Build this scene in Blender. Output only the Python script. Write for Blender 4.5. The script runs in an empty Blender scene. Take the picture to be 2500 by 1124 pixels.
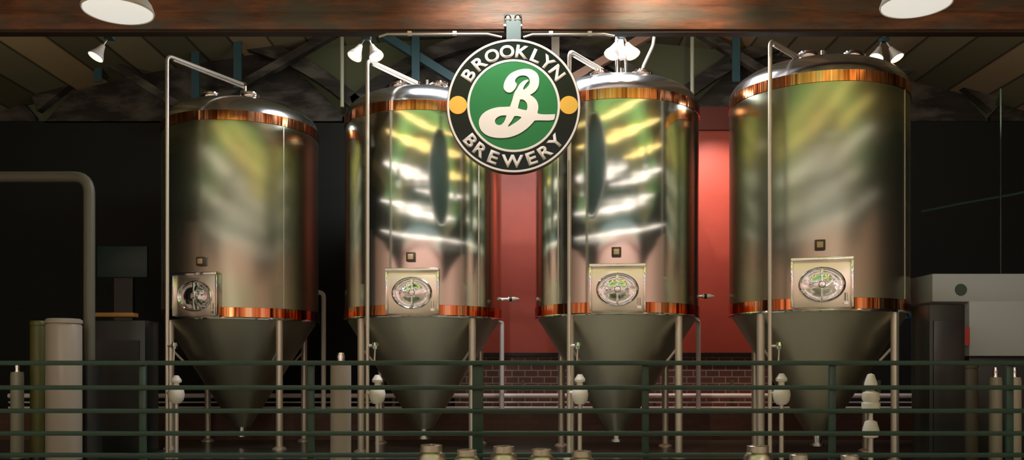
import bpy, bmesh, math, random
from mathutils import Vector, Matrix
R = math.radians
random.seed(7)
S = bpy.context.scene
COL = S.collection
EYE = 1.2; F = 2212.0; HY = 905.0
def P(px, py, Y):
    return Vector(((px-1250)/F*Y, Y, EYE+(HY-py)/F*Y))
def X(px, Y): return (px-1250)/F*Y
def Z(py, Y): return EYE+(HY-py)/F*Y

# ------------------------------------------------------------------ materials
MATS = {}
def mat(name, col=(.5,.5,.5), rough=.5, metal=0.0, emit=None, estr=0, spec=.5, build=None, coat=0):
    if name in MATS: return MATS[name]
    m = bpy.data.materials.new(name); m.use_nodes = True
    nt = m.node_tree; b = nt.nodes['Principled BSDF']
    b.inputs['Base Color'].default_value = (*col, 1)
    b.inputs['Roughness'].default_value = rough
    b.inputs['Metallic'].default_value = metal
    b.inputs['Specular IOR Level'].default_value = spec
    b.inputs['Coat Weight'].default_value = coat
    if emit:
        b.inputs['Emission Color'].default_value = (*emit, 1)
        b.inputs['Emission Strength'].default_value = estr
    if build: build(nt, b)
    MATS[name] = m
    return m
def coords(nt, scale=(1,1,1)):
    tc = nt.nodes.new('ShaderNodeTexCoord'); mp = nt.nodes.new('ShaderNodeMapping')
    mp.inputs['Scale'].default_value = scale
    nt.links.new(tc.outputs['Object'], mp.inputs['Vector'])
    return mp.outputs['Vector']
def noise(nt, scale=1, detail=2, vec=(1,1,1), rough=.5):
    n = nt.nodes.new('ShaderNodeTexNoise')
    n.inputs['Scale'].default_value = scale; n.inputs['Detail'].default_value = detail
    n.inputs['Roughness'].default_value = rough
    nt.links.new(coords(nt, vec), n.inputs['Vector'])
    return n.outputs['Fac']
def ramp(nt, fac, stops):
    r = nt.nodes.new('ShaderNodeValToRGB'); e = r.color_ramp.elements
    while len(e) < len(stops): e.new(.5)
    for k, (p, c) in enumerate(stops):
        e[k].position = p; e[k].color = (*c, 1)
    nt.links.new(fac, r.inputs['Fac']); return r.outputs['Color']
def bump(nt, b, fac, dist, prev=None, strength=1.0):
    n = nt.nodes.new('ShaderNodeBump'); n.inputs['Distance'].default_value = dist
    n.inputs['Strength'].default_value = strength
    nt.links.new(fac, n.inputs['Height'])
    if prev: nt.links.new(prev, n.inputs['Normal'])
    nt.links.new(n.outputs['Normal'], b.inputs['Normal'])
    return n.outputs['Normal']

def steel_build(dist, dist2, tint=None):
    def f(nt, b):
        a = noise(nt, 1.0, 1.5, (.28,.28,1.9), .5)
        bump(nt, b, a, dist)
        tg = nt.nodes.new('ShaderNodeTangent'); tg.direction_type = 'RADIAL'; tg.axis = 'Z'
        nt.links.new(tg.outputs['Tangent'], b.inputs['Tangent'])
        b.inputs['Anisotropic'].default_value = 1.0
    return f
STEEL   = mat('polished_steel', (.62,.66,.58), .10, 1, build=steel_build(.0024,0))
STEEL_B = mat('dimmed_steel_shell', (.36,.38,.28), .2, 1, build=steel_build(.0018,0))  # outer tanks: same steel, dimness put into the colour, rougher to soften reflections
def cone_b(nt, b):
    a = noise(nt, 1, 3, (14,14,.4)); bump(nt, b, a, .0015)
CONE = mat('brushed_cone_steel', (.60,.57,.47), .42, 1, build=cone_b)
def copper_b(nt, b):
    a = noise(nt, 1, 2, (9,9,.3), .6); bump(nt, b, a, .011)
    c = noise(nt, 1, 3, (5,5,.1), .7)
    nt.links.new(ramp(nt, c, [(.36,(.12,.028,.01)),(.45,(.62,.18,.06)),(.55,(.9,.36,.15)),(.62,(1,.6,.4))]), b.inputs['Base Color'])  # vertical reflection streaks and oxidised patches put into the colour
COPPER = mat('copper', (.85,.36,.18), .13, 1, build=copper_b)
def dome_b(nt, b):
    bump(nt, b, noise(nt, 1, 1, (1.2,1.2,3)), .006)
DOME = mat('dome_steel', (.75,.76,.78), .2, 1, build=dome_b)
PIPE = mat('satin_pipe_steel', (.66,.60,.52), .34, .6)
CHROME = mat('chrome', (.85,.85,.84), .1, 1)
PLATE = mat('hatch_plate_steel', (.95,.84,.76), .3, 1, build=lambda nt,b: bump(nt,b,noise(nt,1,2,(4,4,4)),.002))
DOORM = mat('hatch_door_steel', (.7,.72,.72), .07, 1, build=lambda nt,b: bump(nt,b,noise(nt,1,2,(7,7,7)),.012))
WHITEP = mat('white_pipe_paint', (.88,.83,.80), .35)
def wood(c1, c2, c3, sc=1.0):
    def f(nt, b):
        a = noise(nt, 1.0*sc, 6, (1.2,6,7), .65)
        p = noise(nt, .8*sc, 4, (1.3,1.3,3.5), .6)
        ca = ramp(nt, a, [(.3,c1),(.5,c2),(.68,c3)])
        cp = ramp(nt, p, [(.45,(0,0,0)),(.62,(1,1,1))])
        mx = nt.nodes.new('ShaderNodeMix'); mx.data_type = 'RGBA'
        nt.links.new(cp, mx.inputs['Factor']); nt.links.new(ca, mx.inputs['A'])
        mx.inputs['B'].default_value = (.085,.075,.06,1)
        nt.links.new(mx.outputs['Result'], b.inputs['Base Color'])
        bump(nt, b, a, .01)
    return f
BEAMW = mat('weathered_rusty_timber', rough=.5, build=wood((.035,.017,.011),(.15,.058,.028),(.25,.10,.05)))
DARKW = mat('black_brown_timber', (.012,.01,.008), .7, build=wood((.006,.005,.004),(.014,.01,.007),(.026,.018,.012)))
TEAL  = mat('teal_painted_steel', (.025,.075,.09), .45)
TANW  = mat('tan_timber', (.42,.25,.18), .6)
GREEN_RAIL = mat('dark_green_rail_paint', (.016,.05,.034), .4)
def red_b(nt, b):
    a = noise(nt, 1, 4, (1.5,1.5,1.5))
    nt.links.new(ramp(nt, a, [(.35,(.30,.042,.024)),(.65,(.35,.052,.03))]), b.inputs['Base Color'])
REDW = mat('red_wall_paint', (.33,.05,.028), .5, build=red_b)
def brick_b(c1, c2, mortar, scale, vecrot=True, w=.5, h=.25, ms=.02):
    def f(nt, b):
        tc = nt.nodes.new('ShaderNodeTexCoord'); sp = nt.nodes.new('ShaderNodeSeparateXYZ'); cb = nt.nodes.new('ShaderNodeCombineXYZ')
        nt.links.new(tc.outputs['Object'], sp.inputs[0])
        nt.links.new(sp.outputs['X'], cb.inputs['X']); nt.links.new(sp.outputs['Z'], cb.inputs['Y'])
        br = nt.nodes.new('ShaderNodeTexBrick')
        br.inputs['Color1'].default_value = (*c1,1); br.inputs['Color2'].default_value = (*c2,1)
        br.inputs['Mortar'].default_value = (*mortar,1); br.inputs['Scale'].default_value = scale
        br.inputs['Mortar Size'].default_value = ms; br.inputs['Brick Width'].default_value = w; br.inputs['Row Height'].default_value = h
        nt.links.new(cb.outputs[0], br.inputs['Vector']); nt.links.new(br.outputs['Color'], b.inputs['Base Color'])
    return f
TILE = mat('brick_dado', rough=.5, build=brick_b((.14,.055,.04),(.10,.045,.035),(.30,.24,.2),1,w=.24,h=.12,ms=.01))
PLINTH = mat('plinth_brick', rough=.6, build=brick_b((.12,.045,.03),(.08,.03,.02),(.07,.04,.03),1,w=.24,h=.09,ms=.01))
def floor_b(nt, b):
    a = noise(nt, 1, 5, (.8,.8,.8))
    nt.links.new(ramp(nt, a, [(.3,(.035,.04,.032)),(.7,(.075,.075,.058))]), b.inputs['Base Color'])
FLOOR = mat('sealed_concrete_floor', rough=.25, build=floor_b)
def board_b(nt, b):
    tc = nt.nodes.new('ShaderNodeTexCoord'); sp = nt.nodes.new('ShaderNodeSeparateXYZ')
    nt.links.new(tc.outputs['Object'], sp.inputs[0])
    m = nt.nodes.new('ShaderNodeMath'); m.operation='MULTIPLY'; m.inputs[1].default_value = 1.6
    nt.links.new(sp.outputs['X'], m.inputs[0])
    fr = nt.nodes.new('ShaderNodeMath'); fr.operation='FRACT'; nt.links.new(m.outputs[0], fr.inputs[0])
    fl = nt.nodes.new('ShaderNodeMath'); fl.operation='FLOOR'; nt.links.new(m.outputs[0], fl.inputs[0])
    wn = nt.nodes.new('ShaderNodeTexWhiteNoise'); wn.noise_dimensions='1D'; nt.links.new(fl.outputs[0], wn.inputs['W'])
    c = ramp(nt, wn.outputs['Value'], [(0,(.09,.08,.045)),(.4,(.16,.145,.085)),(.7,(.24,.20,.12)),(1,(.40,.27,.14))])
    e = ramp(nt, fr.outputs[0], [(0,(.1,.1,.1)),(.06,(1,1,1)),(.94,(1,1,1)),(1,(.1,.1,.1))])
    mx = nt.nodes.new('ShaderNodeMix'); mx.data_type='RGBA'; mx.blend_type='MULTIPLY'; mx.inputs['Factor'].default_value=1
    nt.links.new(c, mx.inputs['A']); nt.links.new(e, mx.inputs['B']); nt.links.new(mx.outputs['Result'], b.inputs['Base Color'])
BOARD = mat('roof_boards', rough=.7, build=board_b)
OLIVE = mat('olive_plaster', (.10,.11,.06), .8)
GREENC = mat('green_ceiling_paint', (.20,.42,.16), .6)
OLIVEC = mat('olive_ceiling_paint', (.20,.22,.12), .7)
DKGREEN = mat('deep_green_paint', (.03,.07,.045), .6)
BLUEC = mat('blue_grey_paint', (.12,.2,.24), .6)
BLACKW = mat('unlit_wall_black', (.006,.006,.005), .8)  # darkness of the unlit walls put into the colour
PINKW = mat('pink_plaster', (.62,.37,.36), .7)
BEIGEW = mat('beige_plaster', (.55,.46,.38), .7)
GREYST = mat('grey_stripe', (.34,.36,.30), .7)
BLACKM = mat('black_machine_paint', (.008,.009,.009), .4)
WHITEM = mat('white_machine_paint', (.36,.38,.39), .4)
REDL = mat('red_label', (.4,.03,.025), .5)
DARKL = mat('dark_emblem', (.03,.06,.045), .5)
YELL = mat('olive_yellow_paint', (.07,.065,.008), .5)
BLUEP = mat('blue_pipe_paint', (.06,.17,.22), .4)
AMBER = mat('amber_strip', (.35,.16,.03), .5)
TEALP = mat('dim_teal_panel', (.008,.03,.026), .5)
# sign
S_BLACK = mat('sign_black_enamel', (.005,.010,.009), .16, spec=.3)
S_GREEN = mat('sign_green_enamel', (.022,.18,.055), .25, spec=.3)
S_WHITE = mat('sign_white', (.80,.74,.70), .4)
S_YEL = mat('sign_yellow', (.80,.45,.055), .35)
# lamps
TUBE_Y = mat('warm_tube', (1,.8,.4), .5, emit=(1,.68,.27), estr=2.1)
TUBE_P = mat('white_tube', (1,.9,.9), .5, emit=(1,.84,.84), estr=2.0)
DIFF = mat('lamp_diffuser', (.8,.78,.72), .5, emit=(1,.96,.88), estr=.62)
LENS = mat('spot_lens', (1,.9,.7), .4, emit=(1,.82,.58), estr=6)
SHADE = mat('lamp_enamel', (.5,.46,.40), .4)
SPOTB = mat('spot_body_white', (.75,.70,.62), .4)

# ------------------------------------------------------------------ geometry
class B:
    def __init__(s): s.bm = bmesh.new()
    def box(s, c, d, rot=None, bev=0):
        m = Matrix.Translation(Vector(c))
        if rot is not None: m = m @ rot
        m = m @ Matrix.Diagonal((*d, 1))
        r = bmesh.ops.create_cube(s.bm, size=1, matrix=m)
        if bev:
            es = set(e for v in r['verts'] for e in v.link_edges)
            bmesh.ops.bevel(s.bm, geom=list(es), offset=bev, segments=2, profile=.5, affect='EDGES')
        return s
    def lathe(s, prof, seg=48, M=None, a0=0, a1=2*math.pi):
        full = abs(a1-a0-2*math.pi) < 1e-6
        n = seg if full else seg+1
        rings = []
        for r, z in prof:
            if r < 1e-6:
                v = Vector((0,0,z)); v = M @ v if M else v
                rings.append([s.bm.verts.new(v)]); continue
            ring = []
            for k in range(n):
                a = a0+(a1-a0)*k/seg
                v = Vector((r*math.cos(a), r*math.sin(a), z)); v = M @ v if M else v
                ring.append(s.bm.verts.new(v))
            rings.append(ring)
        for A, C in zip(rings, rings[1:]):
            for k in range(seg):
                k2 = (k+1) % n if full else k+1
                if len(A) == 1 and len(C) == 1: continue
                if len(A) == 1: s.bm.faces.new((A[0], C[k], C[k2]))
                elif len(C) == 1: s.bm.faces.new((A[k], C[0], A[k2]))
                else: s.bm.faces.new((A[k], C[k], C[k2], A[k2]))
        return s
    def cyl(s, p0, p1, r0, r1=None, seg=20):
        r1 = r0 if r1 is None else r1
        p0 = Vector(p0); p1 = Vector(p1); d = p1-p0
        M = Matrix.Translation(p0) @ d.to_track_quat('Z','Y').to_matrix().to_4x4()
        return s.lathe([(0,0),(r0,0),(r1,d.length),(0,d.length)], seg, M)
    def tube(s, pts, r, seg=14, bend=0, taper=0):
        pts = [Vector(p) for p in pts]
        if bend:
            q = [pts[0]]
            for i in range(1, len(pts)-1):
                a, b_, c = pts[i-1], pts[i], pts[i+1]
                d1 = (a-b_).normalized(); d2 = (c-b_).normalized()
                for k in range(7):
                    t = k/6; p = (b_+d1*bend)*(1-t)**2 + b_*2*t*(1-t) + (b_+d2*bend)*t*t
                    q.append(p)
            q.append(pts[-1]); pts = q
        rings = []; up = None
        for i, p in enumerate(pts):
            d = ((pts[i+1]-p) if i < len(pts)-1 else (p-pts[i-1]))
            if 0 < i < len(pts)-1: d = (pts[i+1]-p).normalized()+(p-pts[i-1]).normalized()
            d.normalize()
            if up is None: up = d.orthogonal().normalized()
            up = (up-d*up.dot(d)).normalized(); w = d.cross(up)
            r_ = r*(1-taper*abs(2*i/(len(pts)-1)-1)**2)*(1+(.15*math.sin(i*.5) if taper else 0))
            rings.append([s.bm.verts.new(p+up*r_*math.cos(2*math.pi*k/seg)+w*r_*math.sin(2*math.pi*k/seg)) for k in range(seg)])
        for A, C in zip(rings, rings[1:]):
            for k in range(seg): s.bm.faces.new((A[k], A[(k+1)%seg], C[(k+1)%seg], C[k]))
        s.bm.faces.new(rings[0][::-1]); s.bm.faces.new(rings[-1])
        return s
    def prism(s, poly, axis_off):
        """poly: list of Vector (one planar outline); axis_off: extrusion vector"""
        a = [s.bm.verts.new(p) for p in poly]; b = [s.bm.verts.new(p+axis_off) for p in poly]
        n = len(a)
        s.bm.faces.new(a); s.bm.faces.new(b[::-1])
        for k in range(n): s.bm.faces.new((a[k], b[k], b[(k+1)%n], a[(k+1)%n]))
        return s
def obj(name, b, m, parent=None, smooth=True, ang=35):
    me = bpy.data.meshes.new(name)
    bmesh.ops.recalc_face_normals(b.bm, faces=b.bm.faces[:])
    b.bm.to_mesh(me); b.bm.free()
    if smooth:
        me.shade_smooth(); me.set_sharp_from_angle(angle=R(ang))
    me.materials.append(m)
    o = bpy.data.objects.new(name, me); COL.objects.link(o)
    if parent: o.parent = parent
    return o
def thing(name, label, cat, loc=(0,0,0), rz=0, group=None):
    o = bpy.data.objects.new(name, None); COL.objects.link(o)
    o.empty_display_size = .2
    o.location = loc; o.rotation_euler = (0,0,rz); o['label'] = label; o['category'] = cat
    if group: o['group'] = group
    return o
def tag(o, label, cat, group=None):
    o['label'] = label; o['category'] = cat
    if group: o['group'] = group
    return o
def struct(name, b, m, smooth=False):
    o = obj(name, b, m, smooth=smooth); o['kind'] = 'structure'; return o
def dup(root, loc, rz, label, scale=None):
    r = root.copy(); COL.objects.link(r); r.location = loc; r.rotation_euler = (0,0,rz); r['label'] = label
    if scale: r.scale = scale
    for ch in list(root.children):
        c = ch.copy(); COL.objects.link(c); c.parent = r
        for g in ch.children:
            d = g.copy(); COL.objects.link(d); d.parent = c
    return r

# ------------------------------------------------------------------ room shell
YB = 17.0; YF = -6.0; XW = 10.6
def vault(x): return EYE+6.25-.0155*x*x
struct('floor', B().box((0,(12.3+YB)/2,-.1),(2*XW+.4, YB-12.3+.4, .2)), FLOOR)
struct('floor_hall', B().box((0,(12.1+YF)/2,-.1),(2*XW+.4, 12.1-YF+.2, .2)), mat('pale_bounce_floor',(.36,.34,.26),.5))  # unseen floor made pale to brighten the tank cones
def vault_mesh(y0, y1):
    b = B(); n = 44; lo = []; hi = []
    for k in range(n+1):
        x = -XW+2*XW*k/n; z = vault(x)
        lo.append((b.bm.verts.new((x,y0,z)), b.bm.verts.new((x,y1,z))))
        hi.append((b.bm.verts.new((x,y0,z+.15)), b.bm.verts.new((x,y1,z+.15))))
    for k in range(n):
        b.bm.faces.new((lo[k][0],lo[k+1][0],lo[k+1][1],lo[k][1])); b.bm.faces.new((hi[k][0],hi[k][1],hi[k+1][1],hi[k+1][0]))
        b.bm.faces.new((lo[k][0],hi[k][0],hi[k+1][0],lo[k+1][0])); b.bm.faces.new((lo[k][1],lo[k+1][1],hi[k+1][1],hi[k][1]))
    b.bm.faces.new((lo[0][0],lo[0][1],hi[0][1],hi[0][0])); b.bm.faces.new((lo[n][0],hi[n][0],hi[n][1],lo[n][1]))
    return b
struct('ceiling', vault_mesh(6.2, YB+.2), BOARD, True)
struct('ceiling_green_bay', vault_mesh(2.2, 6.2), GREENC, True)
struct('ceiling_olive_bay', vault_mesh(-2.2, 2.2), OLIVEC, True)
struct('ceiling_dark_bay', vault_mesh(YF-.2, -2.2), DKGREEN, True)
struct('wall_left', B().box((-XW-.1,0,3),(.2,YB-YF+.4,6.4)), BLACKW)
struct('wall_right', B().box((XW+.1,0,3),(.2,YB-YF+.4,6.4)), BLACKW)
def wallslab(y, t, x0, x1, z0, ztop):
    n = 30; pts = [Vector((x0,y,z0))]+[Vector((x0+(x1-x0)*k/n, y, ztop(x0+(x1-x0)*k/n))) for k in range(n+1)]+[Vector((x1,y,z0))]
    return B().prism(pts, Vector((0,t,0)))
struct('wall_back', wallslab(YB, .2, -XW, XW, 0, vault), OLIVE)
struct('wall_front', wallslab(YF-.2, .2, -XW, XW, 0, vault), DKGREEN)
# stripes of the plaster walls behind and beside the viewer (seen in the tanks)
k = 1
for z0, z1, m in ((0,4.55,BEIGEW),(4.55,5.75,PINKW),(5.75,5.9,GREYST),(5.9,6.35,BLUEC)):
    struct('trim_%d' % k, B().box((0,YF+.03,(z0+z1)/2),(2*XW,.06,z1-z0)), m); k += 1
for s_ in (-1,1):
    ya, ye = YF+.1, (9.5 if s_ < 0 else 8.0)
    for z0, z1, m in ((0,2.9,BEIGEW),(2.9,4.5,PINKW)):
        struct('trim_%d' % k, B().box((s_*(XW-.03),(ya+ye)/2,(z0+z1)/2),(.06,ye-ya,z1-z0)), m); k += 1
# dark lower back wall with arched heads
def arch(cpx, halfpx, top, foot, x0=None, x1=None):
    y = YB-.12; pts = []
    n = 28
    for k in range(n+1):
        u = -1+2*k/n
        px = cpx+halfpx*u; py = top+(foot-top)*abs(u)**2.1
        pts.append(P(px, py, y))
    pts = [Vector((pts[0].x,y,Z(297,y)))]+pts+[Vector((pts[-1].x,y,Z(297,y)))]
    return B().prism(pts, Vector((0,.11,0)))
for k, a in enumerate([(-285,372,85,285),(2790,372,85,285),(480,372,85,300),(1254,418,78,285),(2035,372,85,290)]):
    struct('trim_%d' % (k+20), arch(*a), DARKW)
yy = YB-.12
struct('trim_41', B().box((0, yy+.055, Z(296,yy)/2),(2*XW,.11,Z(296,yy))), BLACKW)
yr = YB-.2
xa, xb = X(1110,yr), X(1885,yr)
struct('wall_red', B().box(((xa+xb)/2, yr+.03,(Z(868,yr)+Z(318,yr))/2),(xb-xa,.08,Z(318,yr)-Z(868,yr))), REDW)
struct('trim_42', B().box(((xa+xb)/2, yr-.02, Z(866,yr)),(xb-xa,.1,.06)), BLACKM)
struct('trim_43', B().box(((xa+xb)/2, yr-.01, Z(318,yr)+.2),(xb-xa,.12,.42)), mat('rust_red_header',(.12,.02,.012),.5))
struct('wall_dado', B().box(((xa+xb)/2, yr+.04, Z(868,yr)/2),(xb-xa,.08,Z(868,yr))), TILE)
struct('floor_plinth', B().box((0,(15.6+yr)/2,Z(1004,15.6)/2),(2*XW,yr-15.6,Z(1004,15.6))), PLINTH)
ZP = Z(1004,15.6)

# ------------------------------------------------------------------ foreground beam
YBM = 11.3
bz0, bz1 = Z(74,YBM), Z(-8,YBM)
beam = thing('timber_beam', 'long weathered rust-brown timber beam across the top, round sign bolted to it', 'beam', (0,YBM,bz0))
obj('beam_face', B().box((0,.08,(bz1-bz0)/2+.0),(2*XW-.05,.15,bz1-bz0), bev=.012), BEAMW, beam, ang=50)
zz = (Z(30,YBM)-bz0)
obj('lower_plank', B().box((0,.0,zz/2),(2*XW-.06,.05,zz-.01), bev=.008), BEAMW, beam)
obj('underside_shade_strip', B().box((0,.08,-.012),(2*XW-.06,.15,.022)), mat('beam_underside_shade',(.03,.014,.009),.7), beam)['label'] = 'strip under the beam, coloured dark for its shade'  # added dark strip, underside shade put into its colour

# conduit under the beam
cd = thing('conduit', 'thin grey metal conduit running under the timber beam', 'conduit', (0,YBM-.08,0))
zc = Z(83,YBM-.08)
obj('tube', B().tube([P(925,90,YBM-.08)-cd.location,P(945,83,YBM-.08)-cd.location, P(1190,83,YBM-.08)-cd.location, P(1225,91,YBM-.08)-cd.location],.014,10), PIPE, cd)
obj('tube', B().tube([P(1278,91,YBM-.08)-cd.location,P(1300,84,YBM-.08)-cd.location, P(1475,83,YBM-.08)-cd.location, P(1500,88,YBM-.08)-cd.location],.014,10), PIPE, cd)
for px in (1000,1110,1345,1440):
    obj('clip', B().box(P(px,84,YBM-.07)-cd.location+Vector((0,0,.012)),(.05,.03,.05)), PIPE, cd)

# ------------------------------------------------------------------ sign
YS = 11.0
SC = P(1254,262,YS); U = YS/F     # metres per pixel in the sign's plane
sign = thing('hanging_sign', 'round green and black sign with white script B hanging from timber beam', 'sign', (SC.x, YS, SC.z))
RX = Matrix.Rotation(R(90),4,'X')   # local z -> -Y (towards viewer)
def disc(name, r0, r1, y0, y1, m, bev=.004, seg=128, cx=0, cz=0):
    M = Matrix.Translation((cx,0,cz)) @ RX
    if r0 <= 0: prof = [(0,y0),(r1-bev,y0),(r1,y0+bev),(r1,y1-bev),(r1-bev,y1),(0,y1)]
    else: prof = [(r0,y0),(r1,y0),(r1,y1-bev),(r1-bev,y1),(r0+bev,y1),(r0,y1-bev),(r0,y0)]
    return obj(name, B().lathe(prof, seg, M), m, sign)
disc('backing_disc', 0, 157.5*U, -.05, .05, S_BLACK)
disc('outer_rim', 156.5*U, 162*U, -.05, .062, S_WHITE)
disc('edge_band', 162*U, 163.3*U, -.055, .055, BLACKM)
disc('green_face', 0, 107*U, .048, .058, S_GREEN)
disc('inner_ring', 107*U, 113*U, .048, .064, S_WHITE)
for cx in (-135.3, 134):
    disc('yellow_dot', 0, 22.3*U, .049, .064, S_YEL, cx=cx*U, cz=1.5*U, seg=64)
def curve_mesh(name, loops, depth, m, yoff):
    cu = bpy.data.curves.new('tmp','CURVE'); cu.dimensions='2D'; cu.fill_mode='BOTH'; cu.extrude=depth
    for lp in loops:
        sp = cu.splines.new('POLY'); sp.points.add(len(lp)-1); sp.use_cyclic_u = True
        for k,(x,y) in enumerate(lp): sp.points[k].co = (x,y,0,1)
    t = bpy.data.objects.new('tmp', cu); COL.objects.link(t)
    bpy.context.view_layer.update()
    me = bpy.data.meshes.new_from_object(t.evaluated_get(bpy.context.evaluated_depsgraph_get()))
    me.transform(Matrix.Translation((0,-yoff,0)) @ RX)
    bpy.data.objects.remove(t); bpy.data.curves.remove(cu)
    me.name = name; me.materials.clear(); me.materials.append(m)
    o = bpy.data.objects.new(name, me); COL.objects.link(o); o.parent = sign
    return o
def smooth(lp, corners=(), n=4):
    out = []; N = len(lp)
    for i in range(N):
        p0,p1,p2,p3 = [Vector(lp[(i+k)%N]) for k in (-1,0,1,2)]
        if i in corners: p0 = p1
        if (i+1)%N in corners: p3 = p2
        for k in range(n):
            t=k/n
            q = .5*((2*p1)+(p2-p0)*t+(2*p0-5*p1+4*p2-p3)*t*t+(3*p1-p0-3*p2+p3)*t**3)
            out.append(((1150+q.x/5.355-1254)*U, -(150+q.y/5.355-262)*U))
    return out
OUT = [(1095,712),(1000,716),(930,714),(880,706),(868,690),(876,650),(876,600),(862,550),(835,510),(800,480),(768,462),(820,430),(862,385),(883,330),(888,270),(880,220),(855,175),(810,142),(760,125),(690,124),(620,137),(560,160),(510,190),(470,235),(440,290),(426,345),(432,385),(455,415),(490,431),(525,427),(552,408),(580,372),(595,338),(597,318),(585,303),(574,285),(582,258),(606,230),(642,212),(690,208),(730,220),(756,246),(768,282),(765,312),(745,347),(715,377),(692,393),(678,388),(690,355),(718,312),(750,275),(742,262),(700,273),(660,297),(628,332),(602,378),(578,412),(558,460),(542,520),(510,614),(450,617),(370,620),(300,633),(230,658),(170,695),(130,740),(108,790),(106,840),(118,890),(145,935),(190,975),(250,1003),(320,1018),(400,1022),(480,1016),(550,998),(620,970),(680,935),(740,890),(790,840),(830,795),(900,792),(1000,794),(1050,790),(1080,782),(1092,745)]
H1 = [(640,522),(670,520),(700,535),(725,565),(735,600),(733,640),(722,662),(660,650),(612,635),(622,590)]
H2 = [(465,728),(400,730),(350,750),(320,780),(315,815),(335,845),(370,855),(400,845),(430,815),(450,775)]
H3 = [(565,738),(610,736),(658,750),(650,765),(610,800),(550,840),(500,870),(482,872),(500,840),(530,800)]
cn = {0,10,59,80,85,47,51}
curve_mesh('script_letter', [smooth(OUT,cn), smooth(H1,{0,6,8}), smooth(H2,{0}), smooth(H3,{0,2,7})], .006, S_WHITE, .066)
def letter(ch, ang, r, top=True, wide=1.18):
    cu = bpy.data.curves.new('tmp','FONT'); cu.body = ch; cu.size = 1.0; cu.offset = .03; cu.extrude = 0.0
    t = bpy.data.objects.new('tmp', cu); COL.objects.link(t)
    bpy.context.view_layer.update()
    me = bpy.data.meshes.new_from_object(t.evaluated_get(bpy.context.evaluated_depsgraph_get()))
    bpy.data.objects.remove(t); bpy.data.curves.remove(cu)
    xs = [v.co.x for v in me.vertices]; ys = [v.co.y for v in me.vertices]
    h = max(ys)-min(ys)
    s = 31.5*U/h
    me.transform(Matrix.Translation((-(max(xs)+min(xs))/2, -(max(ys)+min(ys))/2, 0)))
    me.transform(Matrix.Diagonal((s*wide, s, 1, 1)))
    # extrude the flat glyph
    bm = bmesh.new(); bm.from_mesh(me)
    bmesh.ops.remove_doubles(bm, verts=bm.verts[:], dist=1e-5)
    g = bmesh.ops.extrude_face_region(bm, geom=bm.faces[:])
    for v in g['geom']:
        if isinstance(v, bmesh.types.BMVert): v.co.z += .012
    bmesh.ops.recalc_face_normals(bm, faces=bm.faces[:])
    bm.to_mesh(me); bm.free()
    th = R(ang)
    if top: M = Matrix.Rotation(-th,4,'Z') @ Matrix.Translation((0,r*U,0))
    else:   M = Matrix.Rotation(th,4,'Z') @ Matrix.Translation((0,-r*U,0))
    me.transform(Matrix.Translation((0,-.049,0)) @ RX @ M)
    me.name = 'letter'; me.materials.clear(); me.materials.append(S_WHITE)
    o = bpy.data.objects.new('letter', me); COL.objects.link(o); o.parent = sign
for ch,a,w in zip('BROOKLYN',[-55.5,-38.8,-23.4,-7.0,9.2,24.5,38.0,52.8],[1.15,1.15,1.08,1.08,1.1,1.2,1.1,1.1]): letter(ch, a, 132.5, True, w)
for ch,a,w in zip('BREWERY',[-50.9,-36.7,-21.5,-1.3,18.9,34.5,49.3],[1.15,1.15,1.25,1.1,1.25,1.15,1.1]): letter(ch, a, 134.5, False, w)
disc('back_plate', 0, 155*U, -.056, -.048, mat('sign_back_paint',(.012,.03,.022),.5))
# bracket
br = thing('sign_bracket', 'dark teal bolted bracket clamping round sign to timber beam', 'bracket', (SC.x, YS, Z(100,YS)))
Lb = br.location
yb = YBM-.05
obj('clamp_plate', B().box(P(1252,51,yb)-Lb,(44*U,.05,30*U), bev=.006), TEAL, br)
obj('lip', B().box(P(1252,63,yb-.045)-Lb,(46*U,.05,4*U)), PIPE, br)
obj('strap', B().box(Vector((0,.0,.112)),(35*U,.05,(100-58)*U)).box(P(1253,70,yb+.0)-Lb+Vector((0,-.06,0)),(35*U,.3,.03)), TEAL, br)
for px in (1240,1264):
    c = P(px,45,yb-.03)-Lb
    bo = obj('bolt', B().lathe([(0,0),(.042,0),(.042,.012),(.03,.02),(0,.022)],24,Matrix.Translation(c) @ RX), CHROME, br)
    obj('nut', B().lathe([(0,.02),(.02,.02),(.02,.04),(0,.04)],6,Matrix.Translation(c) @ RX), PIPE, bo)

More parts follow.
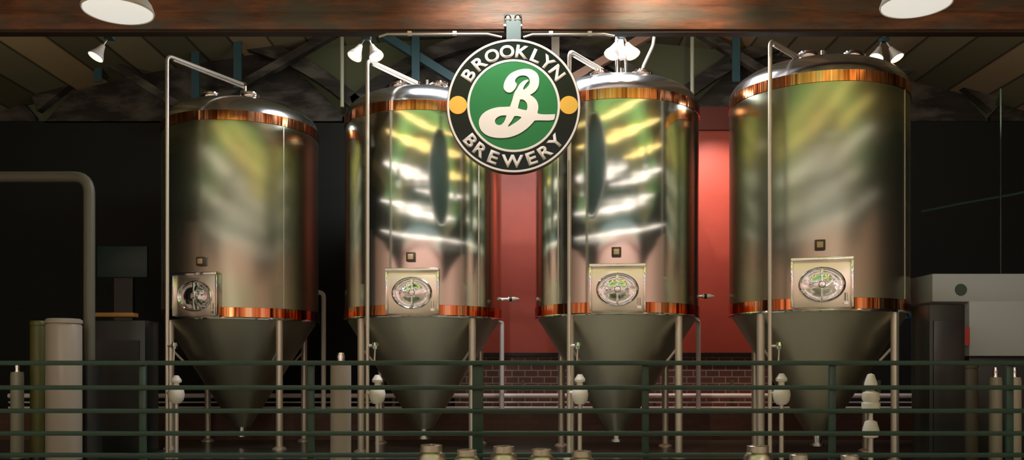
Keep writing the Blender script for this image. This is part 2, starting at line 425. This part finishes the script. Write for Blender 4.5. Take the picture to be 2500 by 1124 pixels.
# ------------------------------------------------------------------ tanks
RT = 1.2
ZT = EYE+3.70      # underside of upper copper band
def tank(px, Y, label, rz, shell, hatch_a, leg_as, ctrl_a, r=RT, valve=True, seam=47):
    t = thing('fermentation_tank', label, 'tank', (X(px,Y), Y, 0), rz, 'copper banded steel fermentation tanks in a row')
    zb = EYE+.93
    obj('shell', B().lathe([(r,zb),(r,ZT)],128), shell, t, ang=60)
    obj('copper_band', B().lathe([(r,ZT-.015),(r+.012,ZT-.012),(r+.012,ZT+.13),(r-.01,ZT+.135)],128), COPPER, t, ang=20)['label'] = 'upper copper band'
    # dome
    dp = [(r-.0,ZT+.13)]
    for k in range(1,13):
        a = k/12*math.pi/2
        dp.append((.28+(r-.28)*math.cos(a), ZT+.14+.40*math.sin(a)))
    dp += [(.28,ZT+.56),(0,ZT+.565)]
    dm = obj('dome', B().lathe(dp,96), DOME, t, ang=50)
    for a in (-120, -62, 150):
        c = Vector((.62*math.cos(R(a)), .62*math.sin(R(a)), ZT+.14+.40*math.sqrt(max(0,1-((.62-.28)/(r-.28))**2))-.03))
        obj('dome_flange', B().lathe([(0,0),(.15,0),(.16,.03),(.16,.06),(.12,.065),(.12,.09),(0,.095)],32,Matrix.Translation(c)), CHROME, dm)
    obj('dome_rod', B().cyl((.05,-.1,ZT+.5),(.05,-.1,ZT+.75),.045), CHROME, dm)
    # lower copper band and flange
    obj('copper_band', B().lathe([(r-.01,zb),(r+.012,zb-.003),(r+.012,zb-.142),(r,zb-.145)],128), COPPER, t, ang=20)['label'] = 'lower copper band'
    obj('flange', B().lathe([(r-.03,zb-.145),(r+.02,zb-.145),(r+.025,zb-.16),(r+.02,zb-.175),(r-.04,zb-.18)],96), CHROME, t)
    zc = zb-.18; zt = .34
    cn = obj('cone', B().lathe([(r-.04,zc),(.16,zt),(.14,zt-.04),(0,zt-.04)],96), CONE, t, ang=50)
    obj('outlet', B().cyl((0,0,zt-.03),(0,0,.16),.06).lathe([(0,.14),(.1,.14),(.1,.18),(0,.18)],24), CHROME, cn)
    # legs
    for a in leg_as:
        lx, ly = (r-.05)*math.sin(R(a)), -(r-.05)*math.cos(R(a))
        lg = obj('leg', B().cyl((lx,ly,.05),(lx,ly,zb-.17),.052,seg=24).cyl((lx*.82,ly*.82,zb-.8),(lx*.98,ly*.98,zb-.62),.02,seg=12), PIPE, t)
        obj('foot', B().lathe([(0,0),(.11,0),(.11,.02),(.06,.05),(0,.05)],24,Matrix.Translation((lx,ly,0))), PIPE, lg)
    b = B().box((0,-r-.001,(zb+ZT)/2),(.014,.01,ZT-zb-.02)); b.bm.transform(Matrix.Rotation(R(seam),4,'Z'))
    obj('weld_seam', b, PIPE, t)
    # hatch: plate, rim, oval door, crossbar, hinges
    Mh = Matrix.Rotation(R(hatch_a),4,'Z')
    def H(name, b, m, par):
        b.bm.transform(Mh); return obj(name, b, m, par)
    hz = EYE+1.10; yf = -(r+.035)
    pl = H('hatch_plate', B().box((0,yf+.06,hz),(.72,.14,.62), bev=.02), PLATE, t)
    H('plate_ledge', B().box((0,yf+.02,hz+.315),(.76,.16,.05), bev=.01), CHROME, pl)
    H('plate_ledge', B().box((-.365,yf+.02,hz),(.03,.13,.6), bev=.008), CHROME, pl)
    H('plate_ledge', B().box((.365,yf+.02,hz),(.03,.13,.6), bev=.008), CHROME, pl)
    E = Matrix.Translation((0,yf-.01,hz-.01)) @ Matrix.Diagonal((1.27,1,1,1)) @ RX
    H('hatch_rim', B().lathe([(.205,-.01),(.225,.0),(.225,.035),(.215,.045),(.203,.035),(.2,0)],64,E), CHROME, pl)
    dr = H('hatch_door', B().lathe([(.205,0),(.19,.006),(.17,.004),(.15,-.0),(.1,.022),(.05,.034),(0,.036)],64,E), DOORM, pl)
    H('crossbar', B().box((0,yf-.055,hz-.01),(.03,.025,.40), bev=.006), CHROME, pl)
    H('hand_knob', B().lathe([(0,0),(.035,0),(.045,.015),(.035,.03),(0,.035)],20,Matrix.Translation((0,yf-.065,hz-.01)) @ RX), CHROME, pl)
    H('latch', B().cyl((.29,yf-.03,hz-.22),(.29,yf-.03,hz-.12),.016,seg=10).box((.29,yf-.02,hz-.25),(.05,.05,.03)), CHROME, pl)
    # gauge box
    Mg = Matrix.Rotation(R(ctrl_a),4,'Z')
    b = B().box((0,-(r+.03),EYE+1.60),(.13,.07,.13), bev=.008); b.bm.transform(Mg)
    g = obj('gauge_box', b, mat('gauge_brown',(.06,.04,.035),.4), t)
    b = B().box((0,-(r+.068),EYE+1.60),(.075,.012,.075), bev=.004); b.bm.transform(Mg)
    obj('gauge_dial', b, mat('gauge_dial_cream',(.6,.42,.2),.4), g)
    if valve:
        sv = obj('sample_valve', B().cyl((r-.02,.1,EYE+1.11),(r+.1,.1,EYE+1.11),.022), CHROME, t)
        obj('valve_handle', B().cyl((r+.1,.1,EYE+1.11),(r+.2,.1,EYE+1.11),.035,seg=24).cyl((r+.2,.1,EYE+1.11),(r+.27,.1,EYE+1.11),.035,.015), SPOTB, sv)
        obj('valve_collar', B().cyl((r+.12,.1,EYE+1.11),(r+.16,.1,EYE+1.11),.037), BLACKM, sv)
    return t
T = [(590,14.5),(1035,14.0),(1505,13.46),(1995,12.72)]
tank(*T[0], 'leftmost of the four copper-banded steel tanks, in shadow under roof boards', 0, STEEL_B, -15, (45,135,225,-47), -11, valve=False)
tank(*T[1], 'steel tank with copper bands left of the round hanging sign', 0, STEEL, -2, (43,133,223,-47), -3)
tank(*T[2], 'steel tank with copper bands right of the round hanging sign', 0, STEEL, -6, (42,132,222,-40), -6.6, seam=-49)
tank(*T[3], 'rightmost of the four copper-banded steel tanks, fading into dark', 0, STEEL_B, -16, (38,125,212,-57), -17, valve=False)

# ------------------------------------------------------------------ cleaning pipes
def cpipe(px, Y, ytop, pe, ye, Ye, label, ybot=1030, valve_at=None):
    base = Vector((X(px,Y), Y, 0))
    t = thing('cleaning_pipe', label, 'pipe', base, group='steel cleaning pipes beside the tanks')
    top = P(px,ytop,Y)-base; e = P(pe,ye,Ye)-base
    r = .027
    obj('riser', B().tube([(0,0,.02), top, top+(e-top)*.999], r, 16, bend=.10), PIPE, t)
    obj('elbow_clamp', B().cyl(e-(e-top).normalized()*.06, e, r*1.5), CHROME, t)
    obj('pipe_drop', B().cyl(e, e+Vector((0,0,-.13)), r*1.3), CHROME, t)
    d = obj('diagonal_twin', B().cyl(top+Vector((.03,.03,-.0))+(e-top)*.04+Vector((0,0,-.045)), e+Vector((0,0,-.05)), r*.55, seg=10), PIPE, t)
    obj('floor_flange', B().lathe([(0,0),(.09,0),(.09,.02),(.04,.03),(0,.03)],24), PIPE, t)
    # butterfly valve + pump bulb low on the pipe
    vz = Z(845,Y)
    v = obj('side_valve', B().cyl((0,0,vz),(.09,-.02,vz),.022,seg=14).lathe([(0,-.05),(.035,-.045),(.05,0),(.035,.045),(0,.05)],20,Matrix.Translation((.11,-.02,vz))), CHROME, t)
    obj('valve_stem', B().cyl((.11,-.02,vz-.04),(.10,-.02,vz-.22),.012,seg=10), PIPE, v)
    pz = Z(960,Y)
    pb = obj('pump_head', B().lathe([(0,-.13),(.06,-.13),(.10,-.08),(.115,0),(.10,.07),(.06,.11),(.04,.12),(.04,.16),(.07,.17),(.075,.20),(.05,.24),(.03,.27),(0,.27)],28,Matrix.Translation((.14,-.02,pz-.02))), SPOTB, t)
    obj('pump_arm', B().cyl((0,0,pz),(.1,-.02,pz),.03), PIPE, pb)
    obj('pump_leg', B().cyl((.14,-.02,.0),(.14,-.02,pz-.13),.03), PIPE, pb)
cpipe(408,12.95,135, 598,208,14.3,'vertical steel pipe left of the leftmost tank, bent over its dome')
cpipe(897,12.55,146, 1020,203,13.8,'vertical steel pipe before left edge of tank left of the sign')
cpipe(1390,12.15,124, 1493,184,13.2,'vertical steel pipe touching right rim of the round sign')
cpipe(1880,11.6,98, 1985,160,12.4,'vertical steel pipe before left edge of the rightmost tank')
# drain pipes behind tanks
DL = ['thin vertical pipe against dark wall between the two left tanks','thin white vertical pipe against red wall below the round sign','thin white vertical pipe against red wall beside rightmost tank','bluish vertical pipe right of the rightmost tank']
for k,(px,yt,m) in enumerate([(790,716,WHITEP),(1225,784,WHITEP),(1705,784,WHITEP),(2232,780,BLUEP)]):
    Y = 15.75; base = Vector((X(px,Y),Y,ZP))
    t = thing('drain_pipe', DL[k], 'pipe', base, group='drain pipes behind the tanks')
    zt_ = Z(yt,Y)-ZP
    obj('pipe_run', B().tube([(0,0,0),(0,0,zt_),(-.3,-.08 if k == 0 else -.3,zt_+.03)],.042,16,bend=.08), m, t)
    obj('pipe_foot', B().lathe([(0,0),(.1,0),(.1,.02),(.05,.03),(0,.03)],20), PIPE, t)
# long horizontal pipes behind tanks
t = thing('wall_pipes', 'horizontal light grey pipe run low behind the tanks on brick plinth', 'pipes', (0,16.2,ZP))
for py, r_ in ((967,.042),(983,.014),(996,.02)):
    z = Z(py,16.2)-ZP
    obj('pipe_line', B().cyl((-9,0,z),(9,0,z),r_,seg=16), WHITEP, t)
for px in (300,640,960,1276,1600,1790,2150):
    obj('pipe_support', B().box((X(px,16.2),.08,.26),(.05,.05,.52)), mat('olive_support',(.12,.12,.08),.5), t)

# ------------------------------------------------------------------ roof trusses behind tanks
def truss(cpx, label, mb1, mb2):
    Y = 16.3
    base = Vector((X(cpx,Y),Y,Z(285,Y)))
    t = thing('roof_truss', label, 'truss', base)
    def bar(name, a, b_, w, m):
        a = Vector(a)-base; b_ = Vector(b_)-base; d = b_-a
        rot = d.to_track_quat('X','Y').to_matrix().to_4x4()
        return obj(name, B().box((a+b_)/2, (d.length,.14,w), rot), m, t)
    bar('brace', P(cpx,285,Y), P(cpx-345,69,Y), .17, mb1)
    bar('brace', P(cpx,275,Y+.16), P(cpx+375,60,Y+.16), .17, mb2)
    # arched top chord
    pts = []; n = 24
    for side in (0,1):
        rng = range(n+1) if side == 0 else range(n,-1,-1)
        for k in rng:
            u = -1+2*k/n; py = 72+165*abs(u)**2.1 + (34 if side else 0)
            pts.append(P(cpx+400*u*(1 if not side else .97), py, Y+.3)-base)
    obj('arched_chord', B().prism(pts, Vector((0,.18,0))), DARKW, t)
    bar('king_rod', P(cpx,62,Y+.05), P(cpx,290,Y+.05), .06, TEAL)
    for dx in (-239,102):
        bar('tie_rod', P(cpx+dx,60,Y-.12), P(cpx+dx,(200 if dx<0 else 215),Y-.12), .03, TEAL if dx<0 or cpx != 1254 else PIPE)
truss(1254,'roof truss behind the round sign with teal and tan braces', TEAL, TANW)
truss(478,'black roof truss over the leftmost tank', DARKW, DARKW)
truss(2036,'black roof truss over the rightmost tank', DARKW, DARKW)
for px,lab in ((835,'thin pale rod hanging from ceiling left of the pair of spotlights'),(1690,'thin pale rod hanging from ceiling beside tank right of the sign')):
    Y = 15.9; x = X(px,Y); b = Vector((x,Y,Z(262,Y)))
    o = obj('hanging_rod', B().cyl((0,0,0),(0,0,vault(x)-b.z),.035,seg=14), mat('pale_rod',(.30,.30,.22),.5)); o.location = b
    tag(o, lab, 'rod')

# ------------------------------------------------------------------ railing
YR = 10.0
rl = thing('railing', 'dark green metal railing of horizontal rails and posts crossing before the tanks', 'railing', (0,YR,0))
for k, py in enumerate((887,947,1004,1059,1112,1165,1218)):
    z = Z(py,YR); w = .052 if k == 0 else .05
    obj('rail', B().box((0,0,z),(13.6,.045,w), bev=.008), GREEN_RAIL, rl)
for px in (-80,345,757,1166,1577,2035,2470):
    w = .12 if px == 1166 else .075
    obj('post', B().box((X(px,YR),.045,Z(884,YR)/2),(w,.045,Z(884,YR)), bev=.008), GREEN_RAIL, rl)

# ------------------------------------------------------------------ pendants and spots
def pendant(px, py, Y, label):
    c = P(px,py,Y)
    t = thing('pendant_lamp', label, 'lamp', c, group='wide round pendant lamps before the beam')
    r = .335
    h = vault(c.x)-c.z
    obj('shade', B().lathe([(r,0),(r+.008,.02),(r*.95,.09),(r*.7,.2),(r*.3,.28),(.07,.32),(.07,.4),(0,.4)],64), SHADE, t)
    obj('diffuser', B().lathe([(0,-.03),(r*.5,-.024),(r*.9,-.006),(r-.01,.005),(r-.01,.02),(0,.02)],64), DIFF, t)
    obj('stem', B().cyl((0,0,.38),(0,0,h),.012,seg=10), BLACKM, t)
pendant(288,30,9.0,'wide round white pendant lamp at left over the dark beam')
pendant(2237,14,9.0,'wide round white pendant lamp at right over the dark beam')
def twin(px, py, Y, label, sp=22, only=None, hot=LENS):
    top = Vector((X(px,Y),Y,Z(py,Y)))
    t = thing('spotlight', label, 'spotlight', top, group='small spotlights hung under the roof')
    hc = vault(top.x)-top.z
    obj('drop_rod', B().cyl((0,0,0),(0,0,hc),.014,seg=10), PIPE, t)
    obj('junction_box', B().box((0,0,0),(.12,.1,.06),bev=.01), TEAL, t)
    u = Y/F
    for s in ((-1,1) if only is None else (only,)):
        d = Vector((s*.42,-.35,-1)).normalized(); a = Vector((s*6*u,0,-.02)); e = a+d*(20*u)
        obj('arm', B().cyl(a, e, .012, seg=8), PIPE, t)
        M = Matrix.Translation(e) @ (d).to_track_quat('Z','Y').to_matrix().to_4x4()
        hd = obj('lamp_head', B().lathe([(0,0),(.03,.0),(.04,.04),(.06,.10),(.095,.17),(.105,.20),(.098,.20),(.09,.17)],28,M), SPOTB, t)
        obj('lens', B().lathe([(0,.165),(.088,.168),(.088,.175),(0,.18)],24,M), hot, hd)
twin(895,92,12.2,'pair of small white spotlights above the pipe left of sign')
twin(1517,88,12.3,'pair of small bright spotlights above tank right of the sign')
twin(2158,98,13.2,'pair of small spotlights above the rightmost tank')
twin(268,92,12.0,'small single spotlight below the dark beam at left', only=-1)
# vent stack on dome of tank right of the sign
b0 = P(1512,186,13.3)
t = thing('vent_stack', 'upright steel vent stack on dome of tank right of sign', 'vent', b0)
obj('stack_pipe', B().cyl((-.03,0,-.15),(-.03,0,.28),.045), CHROME, t)
obj('side_pipe', B().cyl((.09,0,-.15),(.09,0,.30),.024), CHROME, t)
obj('stack_body', B().lathe([(0,.26),(.10,.26),(.13,.30),(.13,.38),(.07,.44),(.055,.6),(.05,.62),(.09,.64),(.09,.69),(0,.70)],28), SPOTB, t)
Yh = 13.4
o = obj('relief_hose', B().tube([P(1597,92,Yh)-P(1562,182,Yh)+Vector((0,0,.25)),P(1597,92,Yh)-P(1562,182,Yh), P(1594,112,Yh)-P(1562,182,Yh), (.05,0,.12),(0,0,-.12)],.025,12,bend=.04), PIPE)
o.location = P(1562,182,Yh); tag(o,'bent grey hose rising from dome toward the timber beam','hose')

# ------------------------------------------------------------------ left clutter
Yc = 12.0
b0 = Vector((X(218,Yc),Yc,0))
t = thing('bent_pipe', 'thick grey pipe bent at top standing in the dark at left', 'pipe', b0)
zt_ = Z(432,Yc)
obj('bend', B().tube([(0,0,Z(880,Yc)-.02),(0,0,zt_),(-2.2,.3,zt_+.06)],.072,24,bend=.22), mat('aged_pipe',(.11,.105,.08),.5), t)
obj('pipe_base', B().lathe([(0,0),(.16,0),(.16,Z(880,Yc)),(0,Z(880,Yc))],24), BLACKM, t)
def column(px, ptop, w, Y, name, label, cat, m, knob=False, group=None, mc=None):
    r = w/2*Y/F; b0 = Vector((X(px,Y),Y,0)); h = Z(ptop,Y)
    t = thing(name, label, cat, b0, group=group)
    hb = h-(.12 if knob else .05)
    obj('body', B().lathe([(0,.02),(r*.9,.02),(r,.06),(r,hb-.04),(r*.9,hb),(0,hb)],40), m, t)
    obj('base_ring', B().lathe([(r*1.06,0),(r*1.1,.02),(r*1.06,.07),(r*.95,.07),(r*.95,0)],40), BLACKM, t)
    if knob: obj('cap', B().lathe([(0,hb-.01),(r*.5,hb-.01),(r*.35,hb+.03),(r*.4,hb+.07),(r*.3,h),(0,h+.005)],24), mc or CHROME, t)
    else: obj('lid', B().lathe([(0,hb-.01),(r*1.03,hb-.01),(r*1.03,hb+.03),(r*.9,h),(0,h+.005)],40), mc or m, t)
    return t
PALE = mat('pale_housing', (.32,.27,.23), .35)
column(156,779,82,11.5,'filter_housing','wide pale cylindrical housing behind the railing at far left','filter',PALE)
column(93,784,36,11.8,'gas_cylinder','olive yellow cylinder left of the wide pale housing','cylinder',YELL)
column(42,886,30,11.6,'filter_cartridge','slim pale cylinder behind railing in the left corner','cylinder',mat('dim_pale',(.2,.19,.14),.4),True)
column(832,862,50,11.4,'sediment_filter','pale round filter canister with knob between the two left tanks','filter',PALE,True)
column(2360,888,52,11.4,'hose_drum','dark brown drum below the red label of white machine','drum',mat('brown_drum',(.07,.055,.035),.5))
column(2430,898,30,11.2,'gas_bottle','dim pale gas bottle below white machine, left of two','bottle',mat('dim_pale2',(.26,.23,.18),.4),True,'pale gas bottles under the white machine')
column(2476,898,32,11.2,'gas_bottle','pale gas bottle below white machine, right of two','bottle',mat('dim_pale3',(.36,.31,.25),.4),True,'pale gas bottles under the white machine')
# black equipment at left
b0 = Vector((X(300,13.2),13.2,0))
t = thing('control_cabinet', 'black cabinet with amber top strip in the dark at left', 'cabinet', b0)
obj('body', B().box((0,0,Z(785,13.2)/2),(.85,.5,Z(785,13.2)),bev=.01), BLACKM, t)
obj('top_strip', B().box((-.04,-.2,Z(772,13.2)+.0),(.62,.2,.06),bev=.01), AMBER, t)
obj('panel', B().box((.0,-.26,Z(785,13.2)*.5),(.7,.03,Z(785,13.2)*.7)), BLACKM, t)
b0 = Vector((X(300,14.5),14.5,0))
t = thing('equipment_screen', 'dim teal panel on dark stand behind the bent pipe', 'panel', b0)
obj('panel_face', B().box((0,0,Z(640,14.5)),(.8,.06,.5),bev=.01), TEALP, t)
obj('stand', B().box((0,.06,Z(670,14.5)/2),(.3,.08,Z(670,14.5))), BLACKM, t)
obj('stand_foot', B().box((0,0,.02),(.8,.5,.04)), BLACKM, t)
# ------------------------------------------------------------------ right: white machine
Ym = 12.4
b0 = Vector((X(2400,Ym),Ym,0))
t = thing('white_machine', 'large white box machine with red label at far right', 'machine', b0)
x0, x1 = X(2243,Ym)-b0.x, X(2590,Ym)-b0.x
zt_, zn, zb_ = Z(676,Ym), Z(743,Ym), Z(868,Ym)
xn = X(2330,Ym)-b0.x
bb = B(); bb.box(((x0+x1)/2,0,(zt_+zn)/2),(x1-x0,.8,zt_-zn),bev=.02); bb.box(((xn+x1)/2,0,(zn+zb_)/2),(x1-xn,.8,zn-zb_+.04),bev=.02)
obj('housing', bb, WHITEM, t)
obj('lower_body', B().box(((xn+x1)/2,.05,zb_/2),(x1-xn-.1,.7,zb_),bev=.01), BLACKM, t)
obj('red_label', B().box((X(2357,Ym-.41)-b0.x,-.41,Z(822,Ym-.4)),(.11,.015,.24)), REDL, t)
em = obj('round_badge', B().lathe([(0,0),(.08,0),(.075,.012),(0,.014)],32,Matrix.Translation((X(2346,Ym-.4)-b0.x,-.40,Z(708,Ym-.4))) @ RX), DARKL, t)
o = obj('cable', B().tube([P(2443,480,Ym+.2)-b0+Vector((0,0,1.5)),P(2443,480,Ym+.2)-b0, Vector((X(2443,Ym+.2)-b0.x,.2,zt_))],.012,8), mat('green_cable',(.008,.02,.012),.5), t)
b0 = Vector((X(2285,11.4),11.35,0))
t = thing('black_cabinet', 'black upright cabinet standing before the white machine', 'cabinet', b0)
h = Z(743,11.1)
obj('body', B().box((0,0,h/2),(88*11.1/F,.5,h),bev=.02), BLACKM, t)
obj('door', B().box((0,-.26,h*.5),(70*11.1/F,.02,h*.8),bev=.005), mat('black_door',(.006,.006,.008),.3), t)
# sprayer (stacked pale shapes) at right
b0 = Vector((X(2126,10.9),10.9,0))
t = thing('hose_pump', 'pale stacked pump fitting behind railing right of rightmost tank legs', 'pump', b0)
u = 10.9/F
obj('pump_body', B().lathe([(0,Z(1004,10.9)),(21*u,Z(1004,10.9)),(22*u,Z(985,10.9)),(17*u,Z(982,10.9)),(21*u,Z(975,10.9)),(20*u,Z(960,10.9)),(10*u,Z(955,10.9)),(0,Z(955,10.9))],28), SPOTB, t)
obj('pump_top', B().lathe([(0,Z(957,10.9)),(16*u,Z(950,10.9)),(15*u,Z(935,10.9)),(8*u,Z(915,10.9)),(0,Z(912,10.9))],28), SPOTB, t)
obj('pump_foot', B().lathe([(0,Z(1072,10.9)),(17*u,Z(1068,10.9)),(20*u,Z(1050,10.9)),(14*u,Z(1030,10.9)),(5*u,Z(1026,10.9)),(5*u,Z(1003,10.9)),(0,Z(1003,10.9))],28), SPOTB, t)
obj('pump_post', B().cyl((0,0,0),(0,0,Z(1066,10.9)),.03), PIPE, t)
# thin rope at right
o = obj('wall_cable', B().tube([P(2250,517,14)-P(2350,500,14),P(2350,497,14)-P(2350,500,14),P(2460,478,14)-P(2350,500,14),P(2600,450,14)-P(2350,500,14)],.02,8), mat('teal_cable',(.03,.08,.07),.5))
o.location = P(2350,500,14); tag(o,'thin slanting cable in the dark above the white machine','cable')

# ------------------------------------------------------------------ kegs along the bottom
def keg(label):
    t = thing('beer_keg', label, 'keg', (0,0,0), group='slim steel kegs standing before the railing')
    obj('keg_body', B().lathe([(0,.03),(.10,.03),(.135,.07),(.142,.12),(.147,.14),(.142,.16),(.142,.36),(.147,.38),(.142,.40),(.135,.45),(.10,.49),(.05,.505),(0,.51)],48), KEG, t)
    obj('foot_ring', B().lathe([(.105,.0),(.115,.0),(.12,.07),(.11,.07),(.105,0)],40), KEG, t)
    obj('neck', B().lathe([(0,.50),(.04,.50),(.04,.53),(.028,.535),(.028,.555),(0,.56)],24), CHROME, t)
    c = obj('collar', B().lathe([(.098,.48),(.105,.48),(.105,.545),(.098,.55),(.094,.545),(.094,.48)],40), KEG, t)
    return t
KEG = mat('keg_steel', (.62,.56,.50), .32, 1)
specs = [(1053,1084,'steel keg at the bottom, left of the central green railing post'),(1140,1096,'steel keg half hidden behind the central green railing post'),
 (1230,1087,'steel keg just right of the central green railing post'),(1322,1094,'steel keg under the red wall, between two other kegs'),
 (1420,1099,'steel keg below the vertical pipe at right rim of the sign'),(1850,1086,'tallest pale steel keg before the rightmost tank left leg'),
 (1950,1108,'steel keg just right of the tallest pale keg'),(2075,1110,'rightmost steel keg, right of a green railing post')]
first = None
for k,(px,py,lab) in enumerate(specs):
    Y = 8.3
    s = Z(py,Y)/.56
    loc = (X(px,Y),Y,0)
    if first is None:
        first = keg(lab); first.location = loc; first.scale = (s,s,s)
    else: dup(first, loc, .3*k, lab, (s,s,s))

# ------------------------------------------------------------------ unseen tubes behind the viewer, shaped for tank reflections
def bandtube(h, rho, th0, th1, m, lab, w=.1):  # added tube, its path bent to place one reflected band
    cx, cy = .1, 12.8
    base = Vector((0,cy-rho,EYE+h*(1+rho/12.8)))
    pts = []; n = 60
    for k in range(n+1):
        th = R(th0+(th1-th0)*k/n)
        q = .9*rho; c_ = math.cos(th); t_ = -q*c_+math.sqrt(q*q*c_*c_-q*q+(rho+q)**2)
        t_ += .05*math.sin(3.1*th*3+rho)
        while t_ > .5:
            x = cx+t_*math.sin(th); y = cy-t_*math.cos(th); z = EYE+h*(1+t_/12.8)
            if abs(x) < XW-.25 and y > YF+.2 and z < vault(x)-.14: break
            t_ -= .03
        pts.append(Vector((x,y,z))-base)
    t = thing('reflection_tube', lab, 'lamp', base, group='unseen tubes curved to give the tank reflections')
    obj('tube', B().tube(pts, w/2, 10, taper=.8), m, t, ang=80)
    for p in (pts[0], pts[len(pts)//2], pts[-1]):
        q = p+base
        obj('hanger', B().cyl(p, p+Vector((0,0,vault(q.x)-q.z)), .012, seg=8), BLACKM, t)
bandtube(3.49,9.2,-62,60,TUBE_Y,'unseen warm tube under the green ceiling bay, curved for tank reflections',.13)
bandtube(3.17,11.6,-58,60,TUBE_Y,'unseen warm tube over the viewer, curved for tank reflections',.26)
bandtube(2.84,14.5,8,62,TUBE_Y,'unseen short warm tube behind the viewer, curved for tank reflections',.2)
bandtube(2.73,15.3,-60,14,TUBE_P,'unseen white tube behind the viewer, curved for tank reflections',.34)
bandtube(2.55,16.8,-12,62,TUBE_P,'second unseen white tube behind the viewer, curved for tank reflections',.22)
bandtube(2.24,18.0,-64,50,TUBE_P,'unseen white tube along the plaster walls, curved for tank reflections',.2)
bandtube(1.86,18.3,-64,66,TUBE_P,'lowest unseen white tube along the plaster walls, curved for tank reflections',.13)

def area(name, loc, target, sx, sy, power, col, spread=180):
    l = bpy.data.lights.new(name,'AREA'); l.shape='RECTANGLE'; l.size=sx; l.size_y=sy; l.energy=power; l.color=col; l.spread = R(spread)
    o = bpy.data.objects.new(name,l); COL.objects.link(o); o.location=loc
    o.rotation_euler = (Vector(target)-Vector(loc)).to_track_quat('-Z','Y').to_euler(); return o
def spot(name, loc, target, power, col, ang=50, blend=.8, r=.03):
    l = bpy.data.lights.new(name,'SPOT'); l.energy=power; l.color=col; l.spot_size=R(ang); l.spot_blend=blend; l.shadow_soft_size=r
    o = bpy.data.objects.new(name,l); COL.objects.link(o); o.location=loc
    o.rotation_euler = (Vector(target)-Vector(loc)).to_track_quat('-Z','Y').to_euler(); return o
area('skylight_lamp',(.2,12.6,6.9),(.2,13.0,0),3.6,1.3,380,(.93,.96,1))
# wall washers on the red wall
spot('wall_washer', (X(1752,15.9),15.4,6.0),(X(1752,16.8),16.8,3.4),620,(1,.72,.62),85,.9)
spot('wall_washer', (X(1268,15.2),15.2,5.9),(X(1268,16.8),16.8,2.4),170,(1,.8,.62),60,.9)
# spot on beam and sign
spot('beam_spot', (X(1640,9.8),9.7,6.7),P(1640,35,YBM),420,(1,.74,.52),60,1)
spot('beam_spot', (X(1230,9.8),9.5,6.7),P(1230,40,YBM),420,(1,.85,.7),70,1)
spot('sign_spot', (-.4,8.4,6.95),P(1254,262,YS),520,(1,.95,.9),46,.7,.05)
# added lights without fixtures, brightening the roof boards
spot('roof_fill', (-6.6,11.9,4.6),(-7.2,14.5,6.6),70,(1,.85,.6),110,1)
spot('roof_fill', (6.8,11.9,4.6),(7.4,14.5,6.6),80,(1,.88,.7),110,1)
spot('roof_fill', (2.9,13.5,5.4),(2.9,17,6.6),60,(1,.95,.7),110,1)
spot('roof_fill', (-2.6,13.5,5.4),(-2.6,17,6.6),45,(.95,1,.75),110,1)
area('green_bay_fill',(0,4.4,5.6),(0,4.4,9),13,.4,170,(1,1,.85))  # added light without a fixture, brightens the green ceiling in tank reflections
area('olive_bay_fill',(0,.4,5.9),(0,.4,9),12,.3,60,(1,.95,.75))  # likewise added for the olive ceiling, no fixture
area('plaster_wall_fill',(0,-3.2,6.25),(0,-6.2,3.0),19,.15,620,(1,.9,.82))  # added light without a fixture, lifts the plaster mirrored in the tanks
area('side_wall_fill',(-6.8,1.2,6.2),(-10.6,1.2,2.2),.1,13,760,(1,.9,.8))  # added light, no fixture, lifts the left wall in reflections
area('side_wall_fill',(6.8,.6,6.2),(10.6,.6,2.2),.1,12,600,(1,.9,.8))  # added light, no fixture, lifts the right wall in reflections
spot('machine_fill', (5.6,9.0,4.6),(6.9,12.2,2.2),60,(.93,.97,1),50,1)  # added light without a lamp, lifts the white machine
w = bpy.data.worlds.new('World'); S.world = w; w.use_nodes = True
w.node_tree.nodes['Background'].inputs[0].default_value = (.01,.012,.01,1)
w.node_tree.nodes['Background'].inputs[1].default_value = .3

cam = bpy.data.cameras.new('camera'); co = bpy.data.objects.new('camera', cam); COL.objects.link(co)
co.location = (0,0,EYE); co.rotation_euler = (R(90),0,0)
cam.sensor_width = 36; cam.lens = 36*F/2500; cam.shift_y = (HY-562)/2500
cam.clip_end = 100
S.camera = co
S.view_settings.view_transform = 'Standard'; S.view_settings.look = 'None'
S.view_settings.exposure = 0; S.view_settings.gamma = 1
S.view_settings.use_curve_mapping = False
S.cycles.use_denoising = True
S.cycles.max_bounces = 8
S.cycles.sample_clamp_indirect = 6
